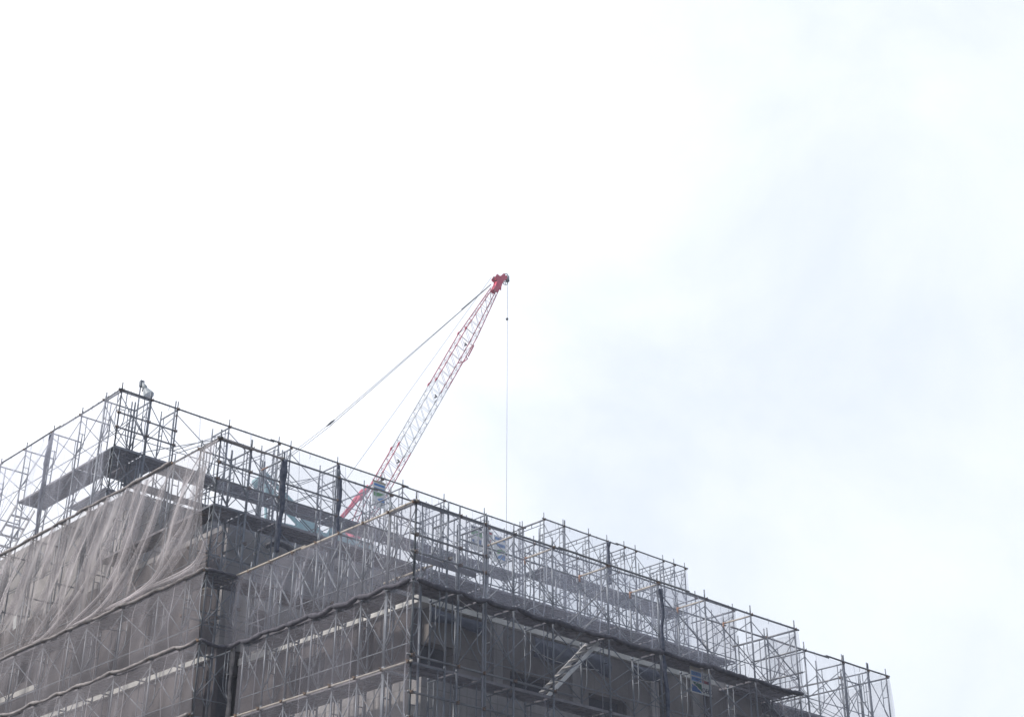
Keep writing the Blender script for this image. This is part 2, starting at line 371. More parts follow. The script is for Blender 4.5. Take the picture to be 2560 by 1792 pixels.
MB().box((19.02, 31.22, 11.85), (19.098, 40.3, 11.98)).build('cornice', 'band', bld)
MB().box((19.02, 40.4, 12.88), (19.098, 43.2, 13.04)).build('cornice', 'band', bld)
MB().box((19.1, 31.25, 15.26), (37.6, 46.9, 15.4)).build('roof_slab', 'concrete', bld)
# rear mass
wall_x(36.7, 19.2, 44.0, 15.42, 18.0, [], 'concrete')
wall_y(19.25, 37.01, 47.0, 15.42, 18.0, [], 'concrete')
MB().box((19.6, 37.02, 17.35), (44.0, 46.9, 17.5)).build('roof_slab', 'concrete', bld)

# ------------------------------------------------------------------ scaffold kit
FR = {}
def frame_mesh(ax, wd, double, top):
    key = (ax, wd, double, top)
    if key in FR: return FR[key]
    q = (lambda d, z: (0, d, z)) if ax == 'x' else (lambda d, z: (d, 0, z))
    m = MB()
    th = H - 0.03
    m.tube(q(0, 0.0), q(0, th), PR); m.tube(q(wd, 0.0), q(wd, th), PR)
    m.tube(q(0, th - 0.02), q(wd, th - 0.02), PR * 0.95)
    if double:
        m.tube(q(0, th - 0.16), q(wd, th - 0.16), 0.014, 6); m.tube(q(wd / 2, th - 0.16), q(wd / 2, th), 0.014, 6)
    ins = 0.18
    for sgn, base in ((1, 0), (-1, wd)):
        e = base + sgn * ins
        m.path([q(e, th), q(e, 0.88), q(e - sgn * 0.012, 0.76), q(e - sgn * 0.06, 0.62), q(e - sgn * 0.13, 0.53), q(base, 0.48)], 0.0145, 6)
        m.tube(q(base, 1.12), q(e, 1.12), 0.012, 6)
        m.tube(q(base, 1.42), q(e, 1.42), 0.012, 6) if double else None
    if top:
        m.tube(q(0, th), q(0, th + 0.26), 0.018, 6); m.tube(q(wd, th), q(wd, th + 0.26), 0.018, 6)
    # brace pins and joint collars
    for d in (0, wd):
        for z in (0.38, 1.52):
            a = q(d, z); m.tube((a[0] - 0.035 * (ax == 'x'), a[1] - 0.035 * (ax != 'x'), z), (a[0] + 0.035 * (ax == 'x'), a[1] + 0.035 * (ax != 'x'), z), 0.012, 5)
        m.path([q(d, -0.02), q(d, 0.05)], PR * 1.28, 8)
    FR[key] = m.mesh('scaffold_frame', 'steel', True)
    return FR[key]
CP = None
def coupler_mesh():
    global CP
    if CP is None:
        m = MB()
        m.box((-0.045, -0.045, -0.035), (0.045, 0.045, 0.035))
        m.box((-0.075, -0.03, -0.028), (0.075, 0.03, 0.028))
        m.tube((-0.06, -0.05, 0), (-0.06, 0.07, 0.05), 0.012, 6); m.tube((0.05, 0.05, -0.01), (0.06, -0.03, 0.085), 0.012, 6)
        CP = m.mesh('coupler', 'rust')
    return CP
BR = {}
def brace_mesh(ax, ln, flip):
    key = (ax, round(ln, 2), flip)
    if key in BR: return BR[key]
    q = (lambda s, d, z: (s, d, z)) if ax == 'x' else (lambda s, d, z: (d, s, z))
    m = MB()
    m.tube(q(0, -0.012, 1.52), q(ln, -0.012, 0.38), 0.0125, 6)
    m.tube(q(0, 0.014, 0.38), q(ln, 0.014, 1.52), 0.0125, 6)
    if flip: m.tube(q(0, 0.0, 0.38), q(ln, 0.0, 0.38), 0.0125, 6)
    BR[key] = m.mesh('cross_brace', 'steel', True)
    return BR[key]
DK = {}
def deck_mesh(ax, ln, wd):
    key = (ax, round(ln, 2), round(wd, 2))
    if key in DK: return DK[key]
    m = MB()
    def bx(s0, s1, d0, d1, z0, z1):
        if ax == 'x': m.box((s0, d0, z0), (s1, d1, z1))
        else: m.box((d0, s0, z0), (d1, s1, z1))
    k = max(1, round((wd - 0.06) / 0.42)); bw = (wd - 0.06) / k
    for i in range(k):
        a = 0.03 + i * bw + 0.012; b = 0.03 + (i + 1) * bw - 0.012
        bx(0.02, ln - 0.02, a, b, 0.0, 0.012)                      # tread sheet
        bx(0.02, ln - 0.02, a, a + 0.022, -0.05, 0.0); bx(0.02, ln - 0.02, b - 0.022, b, -0.05, 0.0)
        bx(0.02, ln - 0.02, (a + b) / 2 - 0.012, (a + b) / 2 + 0.012, -0.035, 0.0)
        t = 0.02
        while t < ln - 0.05:
            bx(t, t + 0.03, a + 0.022, (a + b) / 2 - 0.012, -0.04, -0.001); bx(t, t + 0.03, (a + b) / 2 + 0.012, b - 0.022, -0.04, -0.001); t += max(0.3, (ln - 0.07) / max(1, int(ln / 0.45)))
    DK[key] = m.mesh('deck_board', 'deck')
    return DK[key]

def scaffold(label, ax, base, posts, wd, klo, khi, decks, rails=(), double=False, inner_braces=True, toprail=(0.12, 0.12), kmin=None, kmax=None, brace_skip=(), dw=None):
    """frames at posts between level klo and khi (top rail at khi). decks: {level: (first bay, last bay)}"""
    t = thing('frame_scaffold', label, 'scaffold')
    q = (lambda s, d, z: (s, base + d, z)) if ax == 'x' else (lambda s, d, z: (base + d, s, z))
    lo = lambda i: (kmin[i] if kmin and i in kmin else klo)
    hi = lambda i: (kmax[i] if kmax and i in kmax else khi)
    for i, s in enumerate(posts):
        for k in range(lo(i), hi(i)):
            link('scaffold_frame', frame_mesh(ax, wd, double, k == hi(i) - 1), t, q(s, 0, Z(k)))
        if Z(lo(i)) > 0.3 and klo < 0:
            for d in (0, wd):
                MB().tube(q(s, d, 0.12), q(s, d, Z(lo(i)) - 0.02), PR).build('standard', 'steel', t, True)
    for i in range(len(posts) - 1):
        ln = posts[i + 1] - posts[i]
        if ln < 0.3: continue
        k0 = max(lo(i), lo(i + 1))
        for k in range(k0, khi):
            if (i, k) in brace_skip: continue
            link('cross_brace', brace_mesh(ax, ln, True), t, q(posts[i], 0.0, Z(k)))
            if inner_braces and (k >= khi - 2): link('cross_brace', brace_mesh(ax, ln, False), t, q(posts[i], wd, Z(k)))
        for k, (a, b) in decks.items():
            if a <= i < b: link('deck_board', deck_mesh(ax, ln, dw or wd), t, q(posts[i], 0, Z(k) + 0.0))
    a, b = posts[0] - toprail[0], posts[-1] + toprail[1]
    zt = Z(khi) - 0.02
    n = max(2, int((b - a) / 5.4) + 1)
    for j in range(n):                                              # poles of about five metres, lapped a little
        s0 = a + (b - a) * j / n - (0.12 if j else 0); s1 = a + (b - a) * (j + 1) / n
        MB().path([q(s0, -0.05, zt + 0.035 * (j % 2)), q((s0 + s1) / 2, -0.052, zt + 0.035 * (j % 2) - 0.012), q(s1, -0.05, zt + 0.035 * (j % 2))], 0.0265, 8).build('guard_rail', 'tan' if (ax == 'y' and base == 18.6) else 'rail', t, True)  # left-running near poles take the painted sunlit tone
    for s in posts:
        link('coupler', coupler_mesh(), t, q(s, -0.04, zt - 0.01))
    for (s0, s1, z, d) in rails:
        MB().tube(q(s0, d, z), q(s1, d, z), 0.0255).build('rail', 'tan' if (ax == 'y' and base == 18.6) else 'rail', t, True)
        for s in posts:
            if s0 - 0.1 <= s <= s1 + 0.1: link('coupler', coupler_mesh(), t, q(s, d, z))
    return t, q

P_L3 = [22.8, 23.66, 24.54, 25.41, 26.28, 27.17, 28.06, 28.95]
P_R3 = [18.6, 19.83, 20.55, 21.44, 22.65, 24.46, 26.24, 28.02, 29.84, 31.69]
P_R4 = [31.69, 33.45, 35.23, 36.45, 37.4]
P_L2 = [29.6, 30.5, 31.75, 33.5, 35.3, 36.25, 37.68, 39.4, 41.15, 42.9, 44.65, 46.4]
P_R2 = [17.8, 18.72, 19.65, 21.47, 23.24, 25.04, 26.84, 28.64, 30.44, 32.24, 34.04, 35.9, 37.8]
P_L1 = [35.4, 36.3, 37.7, 39.43, 41.18, 42.9, 44.65, 46.4]
P_R1 = [17.9, 18.86, 19.74, 21.53, 23.34, 23.79, 25.6, 27.4, 28.28, 30.07, 31.9, 33.7]
P_R5 = [33.68, 34.62, 35.9, 36.84, 37.74, 38.34, 39.85, 40.47, 41.08]

sR3, qR3 = scaffold('front scaffold run above the dark window wall, from the near corner to the right step', 'x', 22.8, P_R3, 0.9, -2, 2, {1: (0, 9), 0: (0, 9), -1: (0, 9)},
    rails=[(18.45, 20.65, 12.68, -0.05), (18.45, 20.65, 12.30, -0.05), (18.45, 23.3, Z(0) + 0.1, -0.05), (18.5, 21.3, 9.35, -0.05), (18.5, 21.3, 8.85, -0.05)], brace_skip={(0, 1), (1, 1), (0, 0), (1, 0), (0, -1), (1, -1)}, dw=0.66)
sL3, qL3 = scaffold('narrow-bay scaffold run left of the near corner, under a long bright pole', 'y', 18.6, P_L3, 0.9, -2, 2, {1: (1, 7), 0: (1, 7), -1: (1, 7)},
    rails=[(22.7, 29.6, Z(0) - 0.03, -0.05), (22.7, 25.0, Z(1) + 0.66, 0.95)], toprail=(0.1, 2.0), dw=0.78)
sR4, qR4 = scaffold('set-back scaffold run at the far right end, lower edge out of frame', 'x', 23.8, P_R4, 0.9, -2, 2, {1: (0, 2), 0: (0, 2)}, toprail=(0.15, 0.1))
sE4, qE4 = scaffold('end scaffold running back from the rightmost corner post', 'y', 36.5, [24.75, 26.6, 27.9], 0.9, -1, 2, {0: (0, 2)}, inner_braces=True)
sL2, qL2 = scaffold('left scaffold run behind the draped pleated net', 'y', 17.8, P_L2, 0.9, -2, 4, {3: (1, 4), 2: (1, 11), 1: (1, 11), 0: (1, 11)}, rails=[(29.5, 46.5, Z(2) - 0.02, -0.05), (29.5, 46.5, Z(1) - 0.02, -0.05), (29.5, 46.5, Z(0) - 0.02, -0.05), (29.6, 46.0, Z(2) + 0.9, 0.95), (29.6, 46.0, Z(1) + 0.95, 0.95)], inner_braces=False, dw=0.62)
sR2, qR2 = scaffold('middle scaffold run standing behind and above the front run, with the thick net bundles', 'x', 29.6, P_R2, 0.9, 1, 4, {3: (0, 12), 2: (0, 12)},
    rails=[(17.7, 21.6, Z(3) + 1.05, -0.05), (17.7, 21.6, Z(3) + 0.62, -0.05), (17.7, 38, Z(2), -0.05), (17.75, 19.8, Z(2) + 0.8, 0.95), (17.75, 19.8, Z(1) + 0.8, 0.95)], kmin={0: -2, 1: -2})
sL1, qL1 = scaffold('topmost left scaffold run open to the sky above the draped net', 'y', 17.9, P_L1, 0.93, 3, 6, {5: (0, 4)}, rails=[])
sR1, qR1 = scaffold('topmost rear scaffold run crossing in front of the crane base', 'x', 35.4, P_R1, 0.93, 3, 6, {5: (0, 11)}, rails=[(17.9, 19.8, Z(5) + 1.0, -0.02), (17.9, 19.8, Z(5) + 0.55, -0.02)], inner_braces=True)
sR5, qR5 = scaffold('tall wide-frame scaffold tower with its own corner, right of the hoist rope', 'x', 34.3, P_R5, 1.2, 3, 6, {5: (0, 8)}, double=True)
# return frames and poles that close the ends
def extra(t, name, a, b, r=0.0255, m='rail'): return MB().tube(a, b, r).build(name, m, t, True)
for z in (Z(2) - 0.6, Z(2) - 1.2):
    extra(sR3, 'rail', (31.69, 22.65, z), (31.69, 24.3, z))
extra(sR4, 'rail', (37.4, 23.7, Z(2) - 0.05), (37.4, 28.0, Z(2) - 0.05))
extra(sR3, 'rail', (31.69, 22.7, Z(2) - 0.04), (31.69, 24.9, Z(2) - 0.04))
extra(sR3, 'rail', (31.69, 23.75, Z(2) - 0.05), (30.2, 23.75, Z(2) - 0.05))
extra(sR2, 'rail', (37.8, 29.5, Z(4) - 0.03), (37.8, 31.4, Z(4) - 0.03))
extra(sR5, 'rail', (33.68, 34.2, Z(6) - 0.03), (33.68, 35.6, Z(6) - 0.03))
extra(sR2, 'rail', (17.9, 30.5, Z(4) - 0.03), (17.9, 30.5, Z(3)), 0.0235, 'steel')
# doubled standards and inner ledgers seen at the joints
for (t, x, y, k0, k1) in ((sR1, 19.66, 35.4, 3, 6), (sR1, 18.75, 36.33, 3, 6), (sR1, 18.95, 36.33, 4, 6), (sR5, 34.70, 34.3, 3, 6), (sR2, 19.72, 29.6, 1, 4), (sR2, 21.40, 29.6, 1, 4), (sR2, 19.72, 30.5, 1, 4), (sR4, 36.5, 23.8, -2, 2), (sR4, 35.3, 23.8, -2, 2), (sR3, 20.62, 22.8, -2, 2), (sR3, 20.62, 23.7, -2, 2), (sR3, 18.85, 22.86, -2, 1)):
    MB().tube((x, y, Z(k0)), (x, y, Z(k1) + 0.22), PR).build('standard', 'steel', t, True)
for t, a, b in ((sR3, (20.6, 23.75, Z(2) - 0.06), (24.6, 23.75, Z(2) - 0.06)), (sR3, (26.1, 23.75, Z(2) - 0.06), (30, 23.75, Z(2) - 0.06)), (sR2, (17.8, 30.55, Z(4) - 0.9), (21.6, 30.55, Z(4) - 0.9)), (sR2, (19.0, 30.55, Z(3) - 0.5), (25.6, 30.55, Z(3) - 0.5)), (sR2, (17.8, 30.55, Z(2) - 0.7), (22, 30.55, Z(2) - 0.7)), (sR5, (33.7, 35.55, Z(5) + 0.9), (41, 35.55, Z(5) + 0.9)), (sR1, (21.5, 36.4, Z(5) - 0.6), (30, 36.4, Z(5) - 0.6)), (sR1, (21.5, 36.4, Z(4) + 0.2), (33, 36.4, Z(4) + 0.2))):
    extra(t, 'rail', a, b, 0.022, 'steel')
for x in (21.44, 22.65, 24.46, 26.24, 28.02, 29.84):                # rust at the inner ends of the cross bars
    MB().tube((x, 22.84, Z(2) - 0.05), (x, 23.60, Z(2) - 0.05), 0.0245).build('cross_bar', 'tan', sR3, True)  # tube laid over the frame bar to give it a sunlit colour
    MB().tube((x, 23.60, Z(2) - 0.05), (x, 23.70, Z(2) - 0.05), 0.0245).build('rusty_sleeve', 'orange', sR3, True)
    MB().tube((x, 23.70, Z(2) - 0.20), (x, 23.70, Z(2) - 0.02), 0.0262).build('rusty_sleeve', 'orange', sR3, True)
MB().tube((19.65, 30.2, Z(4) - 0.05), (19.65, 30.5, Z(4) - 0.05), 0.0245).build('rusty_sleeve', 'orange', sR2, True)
# long raking poles
extra(sR3, 'raker', (22.67, 22.86, 11.28), (24.42, 22.86, 12.88), 0.022)
extra(sR3, 'raker', (22.66, 22.88, 10.73), (24.42, 22.88, 12.42), 0.022)
extra(sR3, 'raker', (28.2, 22.86, 9.0), (27.3, 22.86, 8.1), 0.022)
extra(sR1, 'raker', (18.8, 36.2, 17.0), (25.3, 36.4, Z(6) - 0.3), 0.013, 'steel')
extra(sR1, 'raker', (18.9, 36.2, 18.9), (21.5, 36.2, Z(6) - 0.2), 0.013, 'steel')
extra(sL2, 'raker', (17.72, 30.3, Z(3) + 1.2), (17.72, 33.1, Z(2) + 0.3), 0.016, 'steel')
# bracket planks on the inner side of the top run
MB().box((19.15, 38.1, Z(5) - 0.16), (19.5, 40.3, Z(5) - 0.11)).build('bracket_board', 'deck', sL1)
MB().box((19.0, 36.45, Z(5) - 0.5), (22.2, 36.8, Z(5) - 0.45)).build('bracket_board', 'deck', sR1)
MB().box((18.85, 36.4, Z(5) - 0.02), (19.6, 37.6, Z(5) + 0.02)).build('bracket_board', 'deck', sR1)
link('deck_board', deck_mesh('x', 1.85, 0.70), sR3, (29.84, 23.48, Z(1)))
link('deck_board', deck_mesh('x', 1.85, 0.70), sR3, (29.84, 24.20, Z(1)))
# toe board on the near corner
MB().box((18.7, 22.99, 12.24), (20.5, 23.02, 12.36)).build('toe_board', 'deck', sR3)
# end frames of the front run and of the middle run
for k in (-1, 0, 1): link('cross_brace', brace_mesh('y', 0.9, True), sR3, (31.69, 22.8, Z(k)))
for k in (1, 2, 3): link('cross_brace', brace_mesh('y', 0.9, True), sR2, (37.8, 29.6, Z(k)))

# ------------------------------------------------------------------ stairs
def stair(label, p0, p1, wv, n, rail=None):
    t = thing('scaffold_stair', label, 'stair')
    p0 = Vector(p0); p1 = Vector(p1); wv = Vector(wv); d = p1 - p0
    for o in (Vector((0, 0, 0)), wv):
        MB().beam(p0 + o, p1 + o, 0.03, 0.09).build('stringer', 'alu', t)
    hd = Vector((d.x, d.y, 0)).normalized() * 0.13
    for i in range(1, n):
        c = p0 + d * (i / n)
        m = MB(); a = c - hd / 2; m.prism([a, a + hd, a + hd + wv, a + wv], (0, 0, 0.025))
        m.build('tread', 'alu', t)
    if rail:
        for o in (Vector((0, 0, 0)), wv):
            MB().path([p0 + o, p0 + o + Vector((0, 0, rail)), p1 + o + Vector((0, 0, rail)), p1 + o], 0.017, 6).build('handrail', 'steel', t, True)
    return t
stair('aluminium stair rising to the right between the two lower front decks', (22.75, 23.12, Z(0) + 0.06), (24.66, 23.12, Z(1) + 0.12), (0, 0.42, 0), 8)
stair('grey stair dropping towards the left edge from the topmost left deck', (18.05, 43.55, Z(4) + 0.05), (18.05, 41.6, Z(5) + 0.02), (0.62, 0, 0), 7, 0.85)
stair('steel stair seen through the posts right of the rusty-ended poles', (30.2, 30.0, Z(1) + 0.1), (28.3, 30.0, Z(2) + 0.06), (0, 0.4, 0), 7, 0.8)

# ------------------------------------------------------------------ nets
def hsh(i, s=0):
    x = math.sin(i * 127.1 + s * 311.7) * 43758.5453
    return x - math.floor(x)
def n1(x, s=0):
    i = math.floor(x); f = x - i; f = f * f * (3 - 2 * f)
    return hsh(i, s) * (1 - f) + hsh(i + 1, s) * f
def net_sheet(q, s0, s1, z0, z1, amp=0.02, lean=0.0, folds=1.2, ds=0.11, dz=0.12, seed=1, over=0.0, off=-0.075, ztop=None, zbot=None):
    m = MB()
    ns = max(2, int((s1 - s0) / ds)); nz = max(2, int((z1 - z0) / dz))
    for j in range(nz + 1):
        v = j / nz
        for i in range(ns + 1):
            s = s0 + (s1 - s0) * i / ns
            zb = z0 + (zbot(s) if zbot else 0); zt = z1 + (ztop(s) if ztop else 0)
            u = s - (lean * (1 - v) ** 2.6 + 0.25 * lean * (1 - v) * n1(s * 0.35, seed + 7) if over else lean * (1 - v) ** 1.7)
            ph = u * folds + 2.2 * n1(u * 0.8, seed) + 0.35 * n1(v * 3 + u, seed + 5)
            e = 4 * v * (1 - v) if not over else min(1, 3.2 * (1 - v) + 0.15) * min(1, 5 * v + 0.1)
            rg = 0.5 + 0.5 * math.sin(2 * PI * ph)
            rg = rg ** 2
            k = (0.35 + 0.65 * n1(u * 0.6 + 40, seed))
            d = off - amp * e * (rg * k + 0.8 * n1(s * 1.3 + v * 2, seed + 9) + 0.2 * n1(s * 6, seed + 3))
            ss = s
            if over:                                               # tight gathers: the sheet runs back and forth over itself
                fp = ph - round(ph); G = math.exp(-(fp / 0.10) ** 2) * (0.3 + 1.0 * n1(round(ph) * 1.7, seed + 2)) * min(1, 1.6 - v * 0.9)
                ss = s + over * G * math.sin(2 * PI * fp * 7)
                d -= 0.13 * G * (0.6 + 0.4 * math.cos(2 * PI * fp * 7))
            m.v.append(q(min(max(ss, s0), s1), d, zb + (zt - zb) * v))
    for j in range(nz):
        for i in range(ns):
            a = j * (ns + 1) + i
            m.f.append((a, a + 1, a + ns + 2, a + ns + 1)); m.mi.append(0)
    return m
def roll_path(q, posts, z, r=0.06, sag=0.05, seed=3, d=-0.10, lift=0.0):
    pts = []; rs = []
    for i in range(len(posts) - 1):
        a, b = posts[i], posts[i + 1]; n = max(4, int((b - a) / 0.09))
        for j in range(n):
            t = j / n; s = a + (b - a) * t
            ties = abs(((t * max(1, round((b - a) / 0.45))) % 1) - 0.5) * 2       # 1 at ties
            pts.append(q(s, d - 0.03 * n1(s * 2, seed), z + lift - sag * 4 * t * (1 - t) * (0.4 + 0.9 * hsh(i, seed)) + 0.03 * (n1(s * 3.1, seed) - 0.5)))
            rs.append(r * (0.72 + 0.5 * n1(s * 2.3, seed + 1)) * (1.0 - 0.42 * ties ** 6))
    pts.append(q(posts[-1], d, z + lift)); rs.append(r * 0.7)
    return MB().path(pts, rs, 10)
NETTIES = []
def net(label, q, s0, s1, z0, z1, mat='net', rolls=(), **kw):
    group = 'mesh safety nets hung on the scaffold'
    t = net_sheet(q, s0, s1, z0, z1, **kw).build('safety_net', mat, None, True)
    tag(t, label, 'safety net', group)
    if z1 > Z(1) + 0.5 and mat in ('net_fine', 'net_dark', 'net_drape') and 'end' not in label: NETTIES.append((q, s0, s1, z1 + 0.02, t))
    for (posts, z, r, sag, sd) in rolls:
        roll_path(q, posts, z, r, sag, sd).build('rolled_hem', 'rolldark' if sd in (2, 5, 41, 51, 61) else 'roll', t, True)
    return t
net('heavily pleated grey net draped below the left scaffold run, folds sweeping to the left', qL2, 29.55, 46.5, Z(2), Z(4) - 0.04, mat='net_drape', amp=0.22, lean=1.6, folds=0.6, ds=0.06, dz=0.08, seed=4,
    rolls=[(P_L2[2:], Z(4) - 0.02, 0.045, 0.03, 8)])
net('brownish net course directly under the draped pleats, left of the inner corner', qL2, 29.55, 46.5, Z(1), Z(2), amp=0.05, lean=0.3, folds=0.7, seed=12, rolls=[(P_L2, Z(2), 0.044, 0.05, 21)])
net('third net course down on the left face, crossed by the pale band', qL2, 29.55, 46.5, Z(0), Z(1), amp=0.06, lean=0.25, folds=0.8, seed=15, rolls=[(P_L2, Z(1), 0.046, 0.07, 31)])
net('lowest net on the left face, mostly below the picture', qL2, 29.55, 46.5, 0.2, Z(0), amp=0.05, lean=0.2, folds=0.5, seed=18, dz=0.5, ds=0.3, rolls=[(P_L2, Z(0), 0.05, 0.05, 33)])
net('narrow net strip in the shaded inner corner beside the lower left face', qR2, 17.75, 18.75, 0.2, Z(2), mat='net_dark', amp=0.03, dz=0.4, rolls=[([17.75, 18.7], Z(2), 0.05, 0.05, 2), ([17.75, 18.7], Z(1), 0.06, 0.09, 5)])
net('sheer net stretched along the middle scaffold run below its dark rail', qR2, 17.75, 37.85, Z(2), Z(4) - 0.04, mat='net_fine', amp=0.05, folds=0.4, seed=22, rolls=[(P_R2[:3], Z(4) - 0.07, 0.03, 0.02, 9)])
net('creased sheer net above the thick roll, left of the near corner', qL3, 22.75, 29.7, Z(1), Z(2) - 0.04, mat='net_dark', amp=0.08, lean=0.5, folds=0.6, ds=0.06, seed=25)
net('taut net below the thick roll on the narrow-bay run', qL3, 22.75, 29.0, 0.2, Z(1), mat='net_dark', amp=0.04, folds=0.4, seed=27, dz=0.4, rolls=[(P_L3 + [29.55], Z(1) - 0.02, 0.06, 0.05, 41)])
net('sheer net between dark top rail and long black roll, right of the near corner', qR3, 18.55, 31.75, Z(1), Z(2) - 0.04, mat='net_fine', amp=0.06, folds=0.5, seed=29)
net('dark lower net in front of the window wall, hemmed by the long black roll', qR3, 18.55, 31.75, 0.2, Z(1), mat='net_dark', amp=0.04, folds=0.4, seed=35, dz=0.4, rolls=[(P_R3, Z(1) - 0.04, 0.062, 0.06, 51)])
net('sheer net on the set-back run at the far right', qR4, 31.7, 37.45, Z(1) - 0.6, Z(2) - 0.04, mat='net_fine', amp=0.05, folds=0.5, seed=39)
net('lowest right net with a dark slumping hem at the picture edge', qR4, 31.7, 37.45, 0.2, Z(1) - 0.3, mat='net_dark', amp=0.05, seed=43, dz=0.5, rolls=[(P_R4[:4], Z(1) - 0.32, 0.09, 0.12, 61)])
net('sheer net on the topmost left run against the white sky', qL1, 35.35, 46.5, Z(4), Z(6) - 0.04, mat='net_fine', amp=0.10, lean=0.2, folds=0.35, seed=46, ds=0.07)
net('sheer net on the topmost rear run, in front of the crane base', qR1, 17.85, 33.75, Z(4), Z(6) - 0.04, mat='net_fine', amp=0.05, folds=0.3, seed=49)
net('sheer net wrapped on the tall wide-frame tower', qR5, 33.63, 41.13, Z(4), Z(6) - 0.04, mat='net_fine', amp=0.05, folds=0.3, seed=52)
def endq(x): return lambda s, d, z: (x + 0.075 - 0.0 + d * 0 + 0.04 * n1(s * 3 + z * 2, 4), s, z)
net('small dotted net closing the right end of the front run', endq(31.69), 22.8, 24.75, Z(0), Z(2) - 0.1, mat='net', seed=55)
net('pale net closing the far right end of the scaffold', endq(37.4), 23.75, 28.0, Z(0), Z(2) - 0.1, mat='net', seed=57)
net('net closing the right end of the middle run', endq(37.8), 29.6, 31.3, Z(2), Z(4) - 0.1, mat='net', seed=58)
net('net closing the right end of the tall tower', endq(41.08), 34.3, 35.5, Z(4), Z(6) - 0.1, mat='net_fine', seed=59)

for q_, a_, b_, zt_, par_ in NETTIES:                                # short cords tying the nets to the top rails
    s_ = a_ + 0.3; j_ = 0
    while s_ < b_ and j_ < 60:
        l_ = 0.05 + 0.22 * hsh(j_, int(a_ * 7)) ** 3
        MB().path([q_(s_, -0.085, zt_ + 0.02), q_(s_ + 0.01, -0.10, zt_ - l_ * 0.5), q_(s_ + 0.05 * (hsh(j_, 9) - 0.5), -0.09, zt_ - l_)], 0.006, 4).build('net_tie', 'bundle', par_)
        s_ += 0.25 + 0.7 * hsh(j_, 4); j_ += 1

# gathered nets tied to single posts
def bundle(label, p, zt, zb, r, seed):
    n = int((zt - zb) / 0.07); pts = []; rs = []
    for i in range(n + 1):
        z = zt + (zb - zt) * i / n
        pts.append((p[0] + 0.05 * (n1(z * 2.2, seed) - 0.5), p[1] + 0.05 * (n1(z * 2.7, seed + 1) - 0.5), z))
        rs.append(r * (0.55 + 0.75 * n1(z * 3.1, seed + 2)) * (0.8 + 0.3 * n1(z * 13, seed + 3)))
    o = MB().path(pts, rs, 9).build('net_bundle', 'roll' if seed == 29 else 'bundle', None, True)
    tag(o, label, 'net bundle', 'gathered nets tied up to posts')
    return o
bundle('long dark gathered net hanging on a post near the left edge against the sky', (17.82, 39.43), Z(6) - 0.1, Z(4) + 0.1, 0.055, 3)
bundle('thickest black gathered net on the middle run, beside the bright pole end', (19.68, 29.50), Z(4) - 0.08, Z(2) + 0.9, 0.080, 7)
bundle('short gathered net under the topmost rail left of the boom', (25.6, 35.32), Z(6) - 0.06, Z(6) - 0.85, 0.07, 11)
bundle('thin dark gathered net on the middle run just left of the boom base', (21.48, 29.52), Z(4) - 0.06, Z(2) + 1.2, 0.05, 13)
bundle('gathered net on the tall tower right of the twin post', (36.84, 34.22), Z(6) - 0.06, Z(5) + 0.1, 0.08, 17)
bundle('dark gathered net on the front run above the black roll', (26.26, 22.70), Z(2) - 0.2, Z(1), 0.05, 19)
bundle('dark gathered net under the black roll at the same post as the raking pole', (26.28, 22.70), Z(1) - 0.1, Z(-1), 0.06, 23)
bundle('short gathered net at the shaded inner corner below the middle run', (18.62, 29.45), Z(1), Z(-1) - 0.5, 0.06, 29)

# pleats of the drape: net gathered double along curved lines
DR = bpy.data.objects['safety_net']
PL = [[(30.13, 16.3), (30.23, 15.2), (30.57, 14.36), (31.56, 13.69), (32.38, 13.57)],
[(30.39, 15.9), (30.58, 14.94), (31.1, 14.44), (31.78, 13.74), (32.9, 13.49), (33.66, 13.47)],
[(31.95, 16.3), (32.25, 15.41), (32.57, 14.89), (33.38, 14.14), (34.59, 13.53), (35.86, 13.46)],
[(32.9, 16.75), (33.21, 15.31), (33.68, 14.46), (34.58, 13.95), (36.21, 13.46)],
[(33.85, 16.8), (34.25, 15.85), (34.94, 14.91), (35.93, 14.15), (37.34, 13.52), (38.09, 13.46)],
[(34.8, 16.8), (35.1, 15.96), (35.49, 15.17), (36.12, 14.39), (37.31, 13.78)],
[(35.8, 16.8), (35.98, 16.07), (36.31, 15.51), (36.69, 14.65), (37.5, 14.02), (38.34, 13.46)],
[(37.1, 16.8), (37.24, 15.89), (37.56, 15.06), (38.34, 14.21), (38.9, 13.51)],
[(30.85, 16.2), (31.04, 15.19), (31.33, 14.56), (31.86, 14.11)],
[(29.6, 14.2), (29.88, 13.66), (30.5, 13.52), (32.26, 13.53), (34.12, 13.5)],
[(33.4, 16.7), (33.39, 15.61), (33.72, 14.83), (34.3, 14.19)],
[(35.28, 16.75), (35.52, 15.94), (35.67, 15.41)],
[(37.9, 16.8), (37.99, 15.82), (38.17, 15.34)], [(39.2, 16.8), (39.4, 15.6), (40.1, 14.6), (41.2, 13.6)], [(40.6, 16.8), (40.9, 15.2), (41.6, 14.0)]]
def smooth(p, n=7):
    o_ = []
    for i in range(len(p) - 1):
        p0 = p[max(0, i - 1)]; p1 = p[i]; p2 = p[i + 1]; p3 = p[min(len(p) - 1, i + 2)]
        for j in range(n):
            t = j / n
            o_.append(tuple(0.5 * (2 * b + (c - a) * t + (2 * a - 5 * b + 4 * c - d) * t * t + (3 * b - a - 3 * c + d) * t ** 3) for a, b, c, d in zip(p0, p1, p2, p3)))
    return o_ + [p[-1]]
